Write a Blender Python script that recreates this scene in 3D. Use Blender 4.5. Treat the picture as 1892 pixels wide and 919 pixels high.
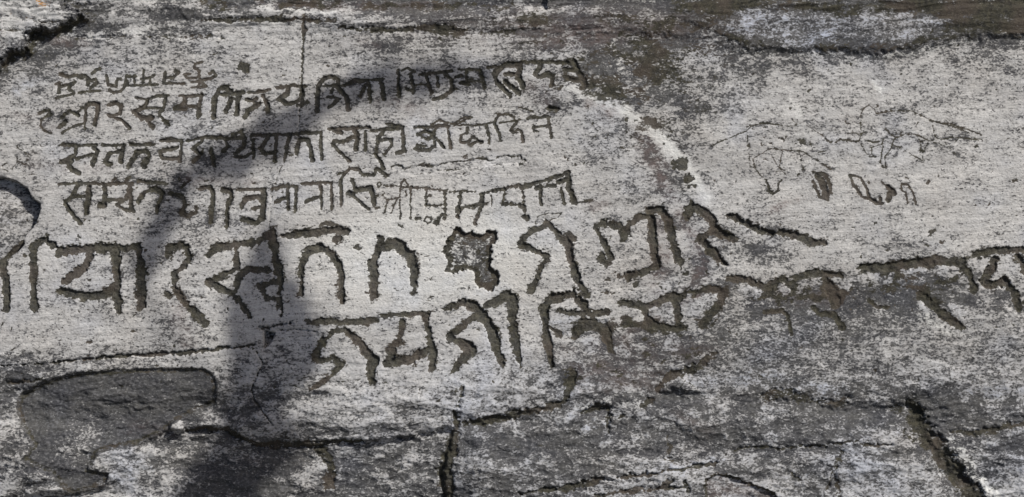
import bpy, math, random
import numpy as np
from mathutils import Vector, Matrix

# ------------------------------------------------------------------ frame, camera, light
SC = bpy.context.scene
COL = SC.collection
for o in list(bpy.data.objects):
    bpy.data.objects.remove(o)
S = 800.0                       # survey units of the rock face per metre
CX, CY = 946.0, 459.5           # survey origin
TILT = math.radians(45)         # the outcrop slopes at 45 degrees
U = Vector((1, 0, 0)); V = Vector((0, math.cos(TILT), math.sin(TILT))); N = U.cross(V)
ROT = Matrix((U, V, N)).transposed().to_4x4()

def P(x, y, n=0.0):
    return ROT @ Vector(((x-CX)/S, (CY-y)/S, n))

DIST = 4.4
cam_d = bpy.data.cameras.new("camera"); cam = bpy.data.objects.new("camera", cam_d); COL.objects.link(cam)
cam.matrix_world = Matrix.Translation(ROT @ Vector((0, 0, DIST))) @ ROT
cam_d.sensor_width = 36; cam_d.lens = 36*DIST/(1892/S); cam_d.clip_start = 0.05; cam_d.clip_end = 3000
SC.camera = cam
SC.render.resolution_x = 1024; SC.render.resolution_y = 497

DL = Vector((0.50, 0.62, 0.60)).normalized()       # towards the sun, in rock-face axes
DW = (ROT.to_3x3() @ DL).normalized()
sun_d = bpy.data.lights.new("sun", 'SUN'); sun = bpy.data.objects.new("sun", sun_d); COL.objects.link(sun)
sun_d.energy = 4.8; sun_d.angle = math.radians(0.55); sun_d.color = (1.0, 0.958, 0.902)
sun.rotation_euler = DW.to_track_quat('Z', 'Y').to_euler()
world = bpy.data.worlds.new("World"); SC.world = world; world.use_nodes = True
wn = world.node_tree.nodes; wl = world.node_tree.links
sky = wn.new('ShaderNodeTexSky'); sky.sky_type = 'NISHITA'; sky.sun_disc = False; sky.dust_density = 4.0; sky.air_density = 0.9; sky.ozone_density = 0.8
sky.sun_elevation = math.asin(DW.z); sky.sun_rotation = math.atan2(DW.x, DW.y)
wl.new(sky.outputs[0], wn['Background'].inputs[0]); wn['Background'].inputs[1].default_value = 0.075
SC.view_settings.view_transform = 'Standard'; SC.view_settings.look = 'None'
SC.view_settings.exposure = 0.0; SC.view_settings.gamma = 1.0; SC.view_settings.use_curve_mapping = False

# ------------------------------------------------------------------ numpy noise
def vnoise(x, y, seed):
    r = np.random.RandomState(seed); L = r.rand(256, 256).astype(np.float32)
    ca = math.cos(.35+seed*.77); sa = math.sin(.35+seed*.77); x, y = x*ca-y*sa+7.7, x*sa+y*ca+3.1
    xi = np.floor(x).astype(np.int64); yi = np.floor(y).astype(np.int64)
    fx = (x-xi).astype(np.float32); fy = (y-yi).astype(np.float32)
    fx = fx*fx*(3-2*fx); fy = fy*fy*(3-2*fy)
    x0 = xi & 255; x1 = (xi+1) & 255; y0 = yi & 255; y1 = (yi+1) & 255
    return ((L[y0, x0]*(1-fx)+L[y0, x1]*fx)*(1-fy)+(L[y1, x0]*(1-fx)+L[y1, x1]*fx)*fy)*2-1
def fbm(x, y, feat, seed, octv=3, ax=1.0, ay=1.0, rough=0.5):
    s = 0; a = 1; t = 0; x = x/(feat*ax); y = y/(feat*ay)
    for i in range(octv):
        s = s+a*vnoise(x+i*17.3, y+i*9.1, seed+i); t += a; a *= rough; x = x*2.03; y = y*2.03
    return s/t
def sst(a, b, v):
    t = np.clip((v-a)/(b-a), 0, 1); return t*t*(3-2*t)

# ------------------------------------------------------------------ grid of the rock face
STEP = 1.55
def axis(lo, hi, outlo, outhi):
    mid = np.arange(lo, hi+STEP, STEP)
    def grow(start, end, sgn):
        out = []; s = STEP; p = start
        while (end-p)*sgn > 0:
            s *= 1.18; p += sgn*s; out.append(p)
        return out
    return np.array(grow(lo, outlo, -1)[::-1]+list(mid)+grow(hi, outhi, 1))
gx = axis(-34, 1926, -4200, 5600); gy = axis(-30, 949, -3600, 5200)
W, H = len(gx), len(gy)
X, Y = np.meshgrid(gx, gy)
X = X.astype(np.float32); Y = Y.astype(np.float32)
# ragged coordinates for everything cut or grown on the face
wx = 3.4*fbm(X, Y, 14, 11, 2)+2.6*fbm(X, Y, 5, 21, 2)
wy = 3.4*fbm(X, Y, 14, 31, 2)+2.6*fbm(X, Y, 5, 41, 2)
soft = 2.6*fbm(X, Y, 17, 47, 1)+2.2*fbm(X, Y, 8, 51, 2)+2.2*fbm(X, Y, 3.6, 61, 1)
soft = soft*(.55+.75*np.clip(.5+fbm(X, Y, 70, 65, 2), 0, 1))

def window(x0, y0, x1, y1, m):
    i0, i1 = np.searchsorted(gx, [x0-m, x1+m]); j0, j1 = np.searchsorted(gy, [y0-m, y1+m])
    return slice(max(j0, 0), min(j1+1, H)), slice(max(i0, 0), min(i1+1, W))
def seg_sdf(px, py, pts, ws):
    d = np.full(px.shape, 1e9, np.float32)
    if len(pts) == 1: pts = pts*2; ws = ws*2
    for (ax, ay), (bx, by), wa, wb in zip(pts[:-1], pts[1:], ws[:-1], ws[1:]):
        ex, ey = bx-ax, by-ay; l2 = ex*ex+ey*ey+1e-6
        t = np.clip(((px-ax)*ex+(py-ay)*ey)/l2, 0, 1)
        d = np.minimum(d, np.hypot(px-ax-t*ex, py-ay-t*ey)-(wa+(wb-wa)*t)/2)
    return d
def poly_sdf(px, py, pts):
    d = np.full(px.shape, 1e9, np.float32); ins = np.zeros(px.shape, bool)
    n = len(pts)
    for i in range(n):
        (ax, ay), (bx, by) = pts[i], pts[(i+1) % n]
        ex, ey = bx-ax, by-ay; l2 = ex*ex+ey*ey+1e-6
        t = np.clip(((px-ax)*ex+(py-ay)*ey)/l2, 0, 1)
        d = np.minimum(d, np.hypot(px-ax-t*ex, py-ay-t*ey))
        if ay != by:
            ins ^= ((ay > py) != (by > py)) & (px < (bx-ax)*(py-ay)/(by-ay)+ax)
    return np.where(ins, -d, d)

Z = np.zeros_like(X); MOSS_SHADE = np.zeros_like(X); BLUE = np.zeros_like(X); WARM = np.zeros_like(X); PALE = np.zeros_like(X)
LAB = np.zeros(X.shape, np.int32)

# density of dark lichen over the face
XN = [i*80 for i in range(25)]
YN = [0, 30, 60, 90, 130, 180, 240, 300, 360, 430, 500, 560, 620, 680, 740, 800, 860, 919]
DT = """.4 .4 .75 .45 .45 .7 .8 .85 .85 .85 .85 .85 .85 .8 .85 .85 .9 .95 .95 .95 .95 .95 .95 .95 .95
.35 .25 .6 .5 .55 .5 .4 .5 .5 .55 .6 .5 .5 .6 .7 .75 .8 .6 .45 .4 .5 .7 .9 .95 .95
.3 .4 .6 .45 .35 .25 .2 .2 .35 .35 .45 .35 .45 .55 .6 .65 .75 .7 .45 .45 .5 .6 .75 .9 .85
.4 .7 .5 .35 .3 .25 .25 .2 .3 .4 .35 .3 .4 .5 .55 .55 .6 .55 .5 .5 .55 .5 .35 .4 .4
.45 .5 .4 .3 .3 .3 .2 .15 .25 .3 .3 .3 .4 .45 .5 .55 .5 .45 .4 .35 .3 .25 .3 .35 .35
.4 .35 .3 .25 .25 .25 .25 .25 .35 .3 .3 .3 .35 .4 .35 .45 .4 .3 .25 .2 .2 .2 .2 .2 .15
.2 .2 .2 .25 .25 .3 .3 .2 .2 .15 .15 .15 .15 .15 .3 .3 .35 .25 .2 .2 .2 .2 .2 .15 .1
.15 .2 .25 .3 .35 .35 .25 .15 .12 .12 .12 .12 .12 .15 .25 .35 .3 .15 .15 .15 .15 .12 .12 .12 .12
.15 .15 .15 .2 .35 .25 .2 .12 .1 .1 .1 .1 .1 .12 .2 .25 .2 .12 .15 .12 .1 .1 .1 .12 .12
.2 .12 .12 .2 .3 .25 .15 .12 .1 .1 .12 .12 .1 .1 .15 .25 .25 .3 .35 .15 .15 .2 .15 .15 .15
.15 .15 .2 .25 .2 .15 .15 .1 .1 .1 .1 .12 .12 .12 .15 .35 .3 .25 .25 .2 .3 .5 .4 .25 .3
.15 .2 .2 .25 .3 .2 .15 .1 .1 .1 .12 .12 .12 .15 .15 .2 .3 .4 .55 .6 .6 .55 .5 .45 .4
.15 .15 .15 .2 .25 .3 .2 .15 .15 .12 .12 .15 .15 .25 .45 .4 .45 .5 .6 .6 .5 .4 .35 .4 .45
.4 .5 .4 .3 .3 .3 .3 .2 .12 .1 .12 .2 .25 .45 .5 .5 .5 .5 .5 .45 .4 .35 .35 .4 .4
.3 .7 .75 .7 .7 .5 .4 .25 .2 .25 .35 .3 .4 .5 .45 .45 .5 .55 .6 .6 .5 .5 .55 .55 .5
.35 .7 .65 .6 .6 .5 .55 .4 .35 .4 .45 .5 .55 .6 .6 .6 .5 .45 .4 .45 .55 .55 .6 .55 .5
.4 .6 .5 .25 .35 .6 .6 .45 .45 .45 .5 .5 .5 .5 .45 .35 .35 .4 .4 .35 .3 .35 .4 .4 .4
.4 .4 .3 .3 .5 .7 .55 .4 .45 .5 .55 .5 .5 .45 .45 .4 .35 .35 .35 .35 .3 .35 .4 .35 .35"""
DT = np.array([[float(v) for v in r.split()] for r in DT.split('\n')], np.float32)
qx = X+26*fbm(X, Y, 60, 71, 2); qy = Y+16*fbm(X, Y, 60, 81, 2)
fi = np.clip(qx/80, 0, 23.999); i0 = fi.astype(int); tx = fi-i0; tx = tx*tx*(3-2*tx)
yc = np.clip(qy, 0, 918.9); j0 = np.clip(np.searchsorted(YN, yc.ravel(), side='right')-1, 0, 16).reshape(yc.shape)
YA = np.array(YN, np.float32); ty = (yc-YA[j0])/(YA[j0+1]-YA[j0])
DENS = (DT[j0, i0]*(1-tx)+DT[j0, i0+1]*tx)*(1-ty)+(DT[j0+1, i0]*(1-tx)+DT[j0+1, i0+1]*tx)*ty
YS = Y+0.055*X                   # bedding climbs slightly to the right
low = sst(600, 760, Y)
DENS = DENS+0.10*fbm(X, YS, 38, 91, 3, 1.5, .8)+0.13*fbm(X, YS, 7, 95, 3, 11, 1)*(1-.8*low)*(1-.7*sst(1250, 1450, X)*sst(500, 560, Y))+0.10*fbm(X, Y, 14, 97, 2, 1.6, 1)

# ------------------------------------------------------------------ relief of the outcrop
Z += 0.010*fbm(X, YS, 320, 101, 3, 1.6, 1)+0.0016*fbm(X, YS, 40, 105, 3, 3, 1)
Z += 0.0009*fbm(X, YS, 9, 109, 3, 9, 1)+0.0007*fbm(X, Y, 6, 113, 3)
Z += low*(0.016*fbm(X, YS, 120, 117, 3, 2.2, .8)+0.0042*fbm(X, YS, 16, 121, 4, 2.0, 1, .6))
Z += sst(110, 10, Y)*0.008*fbm(X, YS, 70, 125, 3, 4, .7)
# broken bedding and weathered flakes: dirt sits in the low places
def ridged(x, y, f, seed, ax, ay, n=3):
    t = 0; a = 1
    for i in range(n): t = t+a*(1-2*np.abs(vnoise(x/(f*ax)*2**i+i*7, y/(f*ay)*2**i+i*3, seed+i))); a *= .5
    return t/1.75-.25
lx = X+10*fbm(X, Y, 50, 191, 2)+3*wx*.5; ly = YS+8*fbm(X, Y, 60, 193, 2)
f1 = ridged(lx, ly, 46, 201, 2.0, .75); f2 = ridged(lx, ly, 15, 205, 1.4, .85); f3 = fbm(lx, ly, 110, 209, 2, 2.4, .8)
lw = np.clip(low*(1-.55*sst(1250, 1400, X)*sst(760, 700, Y))+.4*sst(1250, 1450, X)*sst(500, 560, Y)*sst(740, 680, Y), 0, 1)
Z += lw*(.0060*f1+.0034*f2+.016*f3); DENS -= lw*(.26*f1+.20*f2+.22*f3)
tp = sst(120, 20, Y); b1 = ridged(lx, ly, 16, 211, 9, .7); b2 = fbm(lx, ly, 20, 215, 3, 10, .8)
Z += tp*(.0028*b1+.004*b2); DENS -= tp*(.24*b1+.30*b2)
DENS -= (1-lw)*(1-tp)*.10*f2*sst(.15, .4, DENS)
DENS += .02*low+.05*tp

REG = []                         # named blocks of the outcrop: id -> polygon
def region(pts, h, edge, rag=1.0, moss_shade=0, dens=None, lab=0, off=0, edge_moss=0, ew=8):
    global Z, MOSS_SHADE, DENS
    xs = [p[0] for p in pts]; ys = [p[1] for p in pts]
    w = window(min(xs), min(ys), max(xs), max(ys), edge+20)
    d = poly_sdf(X[w]+rag*wx[w], Y[w]+rag*wy[w], pts)
    m = sst(edge/2, -edge/2, d)
    Z[w] += h*m
    if moss_shade: MOSS_SHADE[w] = np.maximum(MOSS_SHADE[w], moss_shade*m)
    if edge_moss: MOSS_SHADE[w] = np.maximum(MOSS_SHADE[w], edge_moss*sst(ew, 0, np.abs(d)))
    if dens is not None: DENS[w] = DENS[w]*(1-m)+(dens+.12*fbm(X[w], Y[w], 30, 131, 2)+.08*fbm(X[w], Y[w], 9, 133, 2))*m
    if lab: LAB[w] = np.where(d < 0, lab, LAB[w])
    return w, d, m
def groove(pts, ws, depth, moss_shade=1.0, rag=1.0, ramp=3.0, dens=None, noise=1.0, thr=0):
    global Z, MOSS_SHADE
    if not isinstance(ws, (list, tuple)): ws = [ws]*len(pts)
    xs = [p[0] for p in pts]; ys = [p[1] for p in pts]
    w = window(min(xs), min(ys), max(xs), max(ys), max(ws)+14)
    d = seg_sdf(X[w]+rag*wx[w], Y[w]+rag*wy[w], pts, ws)+noise*soft[w]*min(1, max(ws)/9)
    m = sst(ramp/2, -ramp/2, d)
    Z[w] -= depth*m
    MOSS_SHADE[w] = np.maximum(MOSS_SHADE[w], moss_shade*m)
    return w, d
def patch(A, pts, ws, amt, fall=1.0, mn=.35):
    if not isinstance(ws, (list, tuple)): ws = [ws]*len(pts)
    xs = [p[0] for p in pts]; ys = [p[1] for p in pts]; m = max(ws)*fall+20
    w = window(min(xs), min(ys), max(xs), max(ys), m)
    d = seg_sdf(X[w]+2.5*wx[w], Y[w]+2*wy[w], pts, ws)
    f = max(ws)*fall*.5
    k = sst(f, -f, d)*(1-mn+mn*fbm(X[w], Y[w], 12, 141, 3, 1.6, 1)*2)
    A[w] += amt*k

# upper ledges
LED = [(-60, -60), (-60, 10), (112, 4), (200, 12), (330, 22), (372, 42), (470, 41), (560, 40), (640, 52), (740, 56), (860, 54), (1000, 53), (1120, 56), (1220, 66), (1300, 72), (1380, 96), (1460, 93), (1560, 97), (1640, 103), (1700, 94), (1780, 74), (1960, 64), (1960, -200), (-60, -200)]
region(LED, 0.007, 22, 1.2, lab=2)
w = window(360, -3000, 1010, 70, 0); k = np.interp(X[w], [370, 480, 560, 700, 900, 1010], [30, 14, 22, 27, 22, 20]).astype(np.float32)
Z[w] -= 0.016*sst(4, -12, Y[w]-k+1.5*wy[w]/2)*sst(360, 400, X[w])
groove([(372, 39), (470, 37), (560, 36), (620, 40)], [4, 9, 9, 6], .002, .75)
groove([(625, 53), (720, 56), (800, 50), (850, 58), (870, 54)], [4, 7, 12, 10, 3], .002, .8)
groove([(800, 60), (850, 62)], [8, 14], .001, .7)
groove([(250, 66), (330, 68), (420, 70)], [2, 8, 3], .003, .5)
groove([(140, 72), (230, 68)], [6, 6], .004, .4)
SLAB = [(-80, 145), (0, 122), (16, 104), (52, 91), (55, 68), (86, 57), (112, 52), (133, 39), (166, 33), (141, 21), (112, 0), (90, -60), (-80, -60)]
w, d, m = region(SLAB, 0.030, 14, 2.6, lab=3)
DENS[w] += .35*sst(16, 0, np.abs(d-4)); MOSS_SHADE[w] = np.maximum(MOSS_SHADE[w], .42*sst(16, 2, np.abs(d-8))*(d > -2))  # shade on and under the slab edge, painted in as dark tint
Z[w] += m*(.004*fbm(X[w], Y[w], 20, 231, 3)+.003*fbm(X[w], YS[w], 9, 235, 2, 2, 1)); DENS[w] -= m*.12
groove([(0, 57), (40, 60), (70, 58)], 4, .002, .5); groove([(68, 42), (115, 41)], 2.5, .003, .6)
# hollows in the face
PITL = [(-80, 320), (0, 328), (24, 335), (47, 348), (57, 366), (73, 377), (68, 400), (63, 413), (44, 436), (37, 458), (12, 478), (-80, 490)]
w, d, m = region(PITL, -0.032, 6, .35, dens=.36, lab=4)
Z[w] += .012*sst(-10, -80, d)
BIG = [(34, 731), (78, 708), (131, 692), (235, 683), (340, 682), (371, 680), (392, 692), (400, 710), (397, 744), (360, 760), (324, 778), (308, 791), (261, 817), (183, 833), (162, 867), (201, 877), (193, 896), (136, 910), (115, 896), (99, 872), (47, 849), (64, 820), (39, 786), (29, 757)]
w, d, m = region(BIG, -0.009, 7, .6, dens=.86, lab=5, edge_moss=.45, ew=6)
Z[w] += m*.0035*fbm(X[w], Y[w], 22, 181, 4, 1.6, 1, .65); DENS[w] += m*.18*fbm(X[w], Y[w], 40, 185, 3)
DENS[w] -= .42*sst(60, 0, np.hypot((X[w]-145)*.8, Y[w]-822))*m
STAR = [(843, 417), (858, 428), (888, 432), (918, 427), (921, 440), (908, 458), (908, 469), (908, 490), (921, 508), (924, 521), (908, 537), (898, 539), (880, 526), (877, 503), (853, 499), (840, 508), (822, 505), (830, 479), (817, 466), (829, 440)]
w, d, m = region(STAR, -0.009, 4, 1.3, dens=.66, lab=6)
MOSS_SHADE[w] = np.maximum(MOSS_SHADE[w], sst(2, -1, d)*(.35+.6*sst(-14, -4, d)))
# flaked scar between the second and third rows
for pts, dd in (([(723, 309), (735, 304), (750, 309), (762, 306), (790, 304), (809, 304), (817, 300), (856, 298), (882, 292), (908, 298), (924, 290), (960, 289), (972, 297), (962, 304), (940, 304), (908, 306), (856, 311), (833, 314), (793, 319), (757, 324), (735, 318)], .0028),):
    region(pts, -dd, 3, 1.0, dens=.22)
for pts, wv in (([(723, 309), (731, 305), (744, 308), (749, 314), (762, 306)], 2), ([(774, 306), (785, 303), (798, 308)], 7), ([(809, 303), (817, 300), (856, 298), (882, 292), (908, 298)], 3), ([(918, 294), (924, 291), (960, 290), (972, 298), (962, 304)], 3.5), ([(757, 324), (793, 319), (833, 314), (850, 311)], 2.5), ([(908, 306), (925, 305), (940, 303)], 2.5)):
    groove(pts, wv, .001, .8, .8)
groove([(989, 413), (991, 401), (1010, 396), (1038, 392), (1030, 402), (1005, 412), (989, 413)], 2.5, .001, .75, .6)
region([(989, 413), (991, 401), (1010, 396), (1038, 392), (1030, 402), (1005, 412)], -.002, 3, .6, dens=.3)
# lower ledges and blocks
LOWL = [(-80, 960), (-80, 925), (60, 915), (136, 912), (200, 900), (262, 822), (308, 793), (340, 797), (379, 792), (418, 797), (444, 814), (480, 828), (560, 826), (663, 819), (760, 806), (836, 790), (832, 825), (820, 875), (825, 925), (825, 960)]
region(LOWL, -0.016, 12, 1.0, lab=7)
MIDB = [(848, 786), (898, 780), (960, 766), (1040, 750), (1110, 752), (1216, 722), (1300, 725), (1400, 735), (1480, 740), (1569, 752), (1680, 752), (1700, 775), (1716, 806), (1742, 840), (1774, 880), (1810, 925), (1830, 1000), (838, 1000), (828, 925), (828, 875), (838, 825)]
w, d, m = region(MIDB, -0.004, 16, 1.0, lab=8)
Z[w] += .020*sst(0, -70, d)*m
RB = [(1700, 748), (1780, 745), (1960, 740), (1960, 1000), (1850, 1000), (1814, 925), (1778, 880), (1746, 840), (1722, 806), (1704, 775)]
w, d, m = region(RB, 0.002, 20, 1.0, lab=9)
w, d = groove([(1685, 742), (1692, 772), (1712, 806), (1738, 838), (1770, 880), (1806, 925)], [18, 36, 32, 36, 34, 32], .009, .85, 2.4, 20)
DENS[w] += .35*sst(34, 0, d)
groove([(1700, 760), (1725, 800), (1752, 836), (1784, 880), (1818, 925)], [5, 12, 8, 12, 10], .004, .5, 1.8, 8)
patch(PALE, [(1720, 775), (1748, 812), (1776, 850), (1806, 890), (1840, 925)], [3, 5, 8, 14, 18], 1.0, .8, .3)  # lit edge right of the crack, painted as a pale streak
groove([(1672, 800), (1690, 812), (1722, 820)], [5, 12, 14], .004, .6, 2, 8)
groove([(1650, 750), (1690, 765)], [16, 26], .006, .5, 1.5, 10)
groove([(856, 715), (846, 749), (838, 765), (846, 781), (833, 825), (822, 875), (827, 925)], [5, 6, 9, 13, 22, 28, 26], .007, .85, 1.6, 10)
patch(MOSS_SHADE, [(809, 739), (835, 722), (856, 716), (869, 726)], [6, 9, 9, 5], .7, .6)
groove([(856, 783), (898, 778), (960, 764), (999, 757), (1040, 745), (1056, 700), (1062, 688)], [8, 18, 16, 15, 10, 18, 10], .005, .85, 1.2, 6)
groove([(1216, 718), (1242, 695), (1290, 680), (1318, 655)], [10, 18, 14, 8], .004, .75, 1.6, 8)
groove([(1072, 765), (1090, 756), (1117, 752), (1127, 760), (1120, 775), (1126, 800)], [6, 10, 14, 14, 9, 4], .007, .7, 1.2, 5)
groove([(1187, 750), (1203, 741)], 11, .005, .8, 1, 5); groove([(1143, 774), (1150, 770)], 8, .004, .7)
region([(1240, 715), (1258, 702), (1262, 700), (1276, 712), (1290, 724), (1264, 722)], .010, 10, .6)
groove([(1252, 718), (1266, 702), (1280, 716)], 2.5, .003, .6)
groove([(960, 911), (1049, 901), (1106, 885), (1195, 875), (1258, 864), (1320, 857)], [4, 10, 9, 7, 6, 8], .007, .8, 1)
groove([(1340, 840), (1383, 826), (1440, 828), (1511, 823), (1569, 815), (1610, 823), (1647, 820)], [3, 5, 6, 5, 4, 5, 2], .004, .75)
w, d, m = region([(1305, 935), (1302, 885), (1326, 874), (1360, 883), (1425, 906), (1450, 935)], -.010, 6, 1, dens=.42, edge_moss=.8, ew=6)
WARM[w] += .35*m
groove([(1100, 915), (1170, 903), (1230, 898), (1262, 900)], [4, 9, 7, 4], .004, .8); groove([(1225, 892), (1240, 888)], 9, .004, .7); groove([(1262, 890), (1272, 905)], 10, .004, .7)
groove([(1412, 731), (1459, 726), (1503, 742), (1569, 744)], [18, 22, 14, 16], .006, .6, 1.8, 10)
groove([(1751, 802), (1804, 799), (1892, 783), (1940, 776)], [5, 11, 14, 14], .006, .7, 1.4, 8)
for pts in ([(1553, 836), (1537, 862), (1527, 906)], [(1540, 862), (1545, 890), (1550, 925)], [(1464, 872), (1478, 888), (1485, 910)], [(1234, 808), (1238, 825), (1230, 845), (1245, 848)]):
    groove(pts, 6, .002, .6, 1.4)
groove([(0, 676), (110, 670), (180, 662), (220, 658), (340, 652), (420, 642), (470, 638)], [2, 3, 4, 7, 7, 4, 2], .006, .85, .7)
groove([(340, 797), (379, 791), (418, 795), (444, 812), (480, 825), (560, 824), (610, 818), (670, 816)], [4, 8, 12, 12, 12, 18, 10, 3], .008, .75, 1, 6)
groove([(590, 830), (603, 849), (610, 862), (608, 896)], [24, 18, 14, 24], .003, .75, 1.6, 5)
groove([(10, 709), (60, 705), (78, 700)], 5, .004, .7)
# small stones and bosses welded to the face
w = window(300, 765, 352, 815, 0); r = np.hypot((X[w]-327)/1.0, Y[w]-790); Z[w] += .009*sst(16, 9, r); DENS[w] = np.where(r < 14, .35, DENS[w]); MOSS_SHADE[w] *= sst(9, 15, r)
w, d, m = region([(-30, 905), (0, 893), (16, 875), (44, 870), (47, 888), (34, 909), (0, 925), (-30, 925)], .014, 14, .5, dens=.3)
region([(47, 872), (70, 868), (86, 874), (91, 883), (78, 890), (50, 892)], .008, 10, .5, dens=.5)
# break in the slab under the tree shadow
groove([(480, 605), (492, 609), (510, 601), (541, 598)], [4, 7, 5, 2], .010, .6, .4)
region([(488, 612), (508, 616), (500, 632), (488, 643)], -.030, 5, .3, moss_shade=.5)
groove([(512, 612), (545, 609), (585, 614)], [4, 4, 1.5], .005, .5, .4)
region([(492, 614), (560, 610), (620, 640), (600, 720), (560, 800), (505, 790), (466, 742), (463, 718), (486, 670), (486, 645)], -.003, 36, .6)
groove([(475, 650), (486, 672), (465, 718), (468, 742), (501, 782)], 2.5, .006, .8, .5)
groove([(465, 668), (476, 690), (458, 722), (462, 752)], 1.6, .002, .5, .5)
# joints
groove([(563, 28), (561, 80), (559, 120), (557, 160), (556, 196)], [7, 4, 5, 5, 4], .003, .9, .8)
groove([(555, 196), (553, 225), (551, 246)], 1.8, .003, .6, .5); groove([(527, 300), (520, 310), (512, 325), (508, 345)], 2.2, .003, .7, .6)
groove([(503, 352), (500, 390), (497, 425)], 1.6, .002, .4, .5); groove([(96, 352), (118, 350)], 1.4, .001, .6, .4)

# ------------------------------------------------------------------ the carving
# each letter: (row, [(width, [(x, y), ...]), ...])
LT = []
def L(row, *st, dot=0, depth=1.0, lab=None):
    LT.append((row, st, dot, depth, lab))
# small row at the top
L(0, (6, [(112,138),(125,142),(141,140),(151,144)]), (4, [(103,155),(109,153),(108,163),(109,172)]), (3.5, [(112,160),(125,157),(140,152)]), (3.5, [(140,152),(125,164),(137,172),(133,175),(104,181)]))
L(0, (6, [(153,140),(164,146),(162,158)]), (4.5, [(162,150),(177,147),(179,153),(167,163)]), (3.5, [(146,172),(164,169),(184,168)]), (4, [(171,136),(180,129),(185,127)]))
L(0, (3.5, [(197,140),(200,158)]), (3.5, [(204,157),(215,160),(217,146),(223,146)]), (4, [(202,166),(210,172),(223,169),(231,160),(234,140)]), (5, [(234,150),(236,158)]), (3, [(248,140),(249,154)]), (3, [(234,142),(253,142)]))
L(0, (3.5, [(266,130),(264,153)]), (3.5, [(261,146),(277,145),(278,153)]), (4, [(277,145),(286,138)]), (3, [(238,159),(264,158),(292,157)]))
L(0, (5, [(306,134),(303,154)]), (4, [(306,145),(321,143),(332,134),(324,132)]), (3, [(302,155),(340,155)]))
L(0, (3, [(373,115),(361,118),(358,127),(368,131),(367,141),(371,151)]), (3.5, [(351,137),(340,138),(346,144),(363,144),(368,140)]), (4, [(387,137),(394,132),(398,140),(388,146),(372,149)]), (3, [(354,152),(370,151)]), (3, [(371,151),(364,162)]), (3, [(371,151),(381,160)]), (2.5, [(354,162),(381,160)]))
# first row
L(1, (5, [(72,209),(81,205),(91,205),(93,211),(76,222),(74,232),(80,240),(94,247)]))
L(1, (7, [(113,217),(128,206),(144,213)]), (5, [(144,207),(151,200),(159,199),(158,219),(157,238)]), (8, [(110,233),(121,226)]), (4, [(115,245),(136,233),(157,227)]), (8, [(160,195),(168,191),(181,193),(180,204),(175,232)]))
L(1, (7, [(200,195),(213,191),(224,195),(222,211),(201,213)]), (6, [(204,214),(221,221),(239,236)]))
L(1, (5, [(250,181),(274,185),(290,177),(311,177)]), (8, [(273,185),(269,198),(247,207)]), (9, [(248,206),(262,218),(280,218)]), (6, [(269,222),(284,236)]), (5, [(269,200),(300,201)]), (6, [(307,179),(302,204),(294,211),(311,231)]))
L(1, (5, [(332,177),(374,177)]), (8, [(342,179),(341,193),(325,200)]), (8, [(323,203),(342,202)]), (5, [(342,194),(363,198)]), (7, [(371,176),(367,214)]))
L(1, (9, [(394,217),(396,183),(405,166),(415,162),(427,170)]), (8, [(410,176),(449,171)]), (9, [(426,183),(418,204)]), (5, [(426,183),(443,181)]), (9, [(441,181),(438,210)]))
L(1, (6, [(458,171),(478,170),(499,166)]), (8, [(457,185),(470,188)]), (8, [(473,181),(470,190),(479,192),(457,205),(452,218)]), (8, [(486,177),(494,193),(496,207)]))
L(1, (6, [(512,162),(539,158),(565,160)]), (8, [(533,162),(531,174),(514,183),(531,193),(557,184)]), (8, [(557,160),(559,194)]), (6, [(550,195),(568,190)]))
L(1, (8, [(586,204),(587,162),(597,148),(611,142),(625,148),(624,158)]), (5, [(599,160),(646,156)]), (5, [(617,160),(612,173)]), (5, [(604,180),(628,183),(608,199)]), (8, [(623,161),(641,179),(644,203)]))
L(1, (8, [(637,158),(654,149),(680,149),(683,165),(685,188)]), (7, [(676,156),(666,180)]), (8, [(704,148),(709,184)]), (5, [(685,148),(709,147)]))
L(1, (7, [(737,178),(736,131)]), (5, [(742,131),(754,125),(768,134)]), (6, [(760,142),(764,160),(764,172)]), (6, [(750,164),(766,169)]), (6, [(775,139),(835,131)]), (4, [(770,157),(790,157)]), (7, [(788,143),(797,172)]), (6, [(809,143),(810,159)]))
L(1, (7, [(824,138),(834,150),(836,165),(824,177),(801,185)]))
L(1, (6, [(841,142),(853,140)]), (5, [(849,130),(864,129),(888,129)]), (6, [(862,130),(862,151)]), (8, [(851,153),(866,155)]), (5, [(866,148),(895,152)]), (7, [(888,130),(895,165)]))
L(1, (11, [(917,133),(932,121),(945,120),(961,123),(958,140),(965,159)]), (6, [(900,125),(923,124)]), (8, [(914,138),(918,154),(943,176)]), (8, [(932,151),(961,174)]), (8, [(932,138),(953,138)]))
L(1, (7, [(964,116),(988,115),(1055,116)]), (8, [(997,120),(997,127),(988,137),(997,143),(1014,136),(1022,147),(1018,160)]), (5, [(1034,164),(1039,159)]))
L(1, (10, [(1061,115),(1081,159)]), (8, [(1069,130),(1043,130),(1044,142),(1059,150),(1077,149)]), (7, [(1073,162),(1094,159)]))
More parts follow.
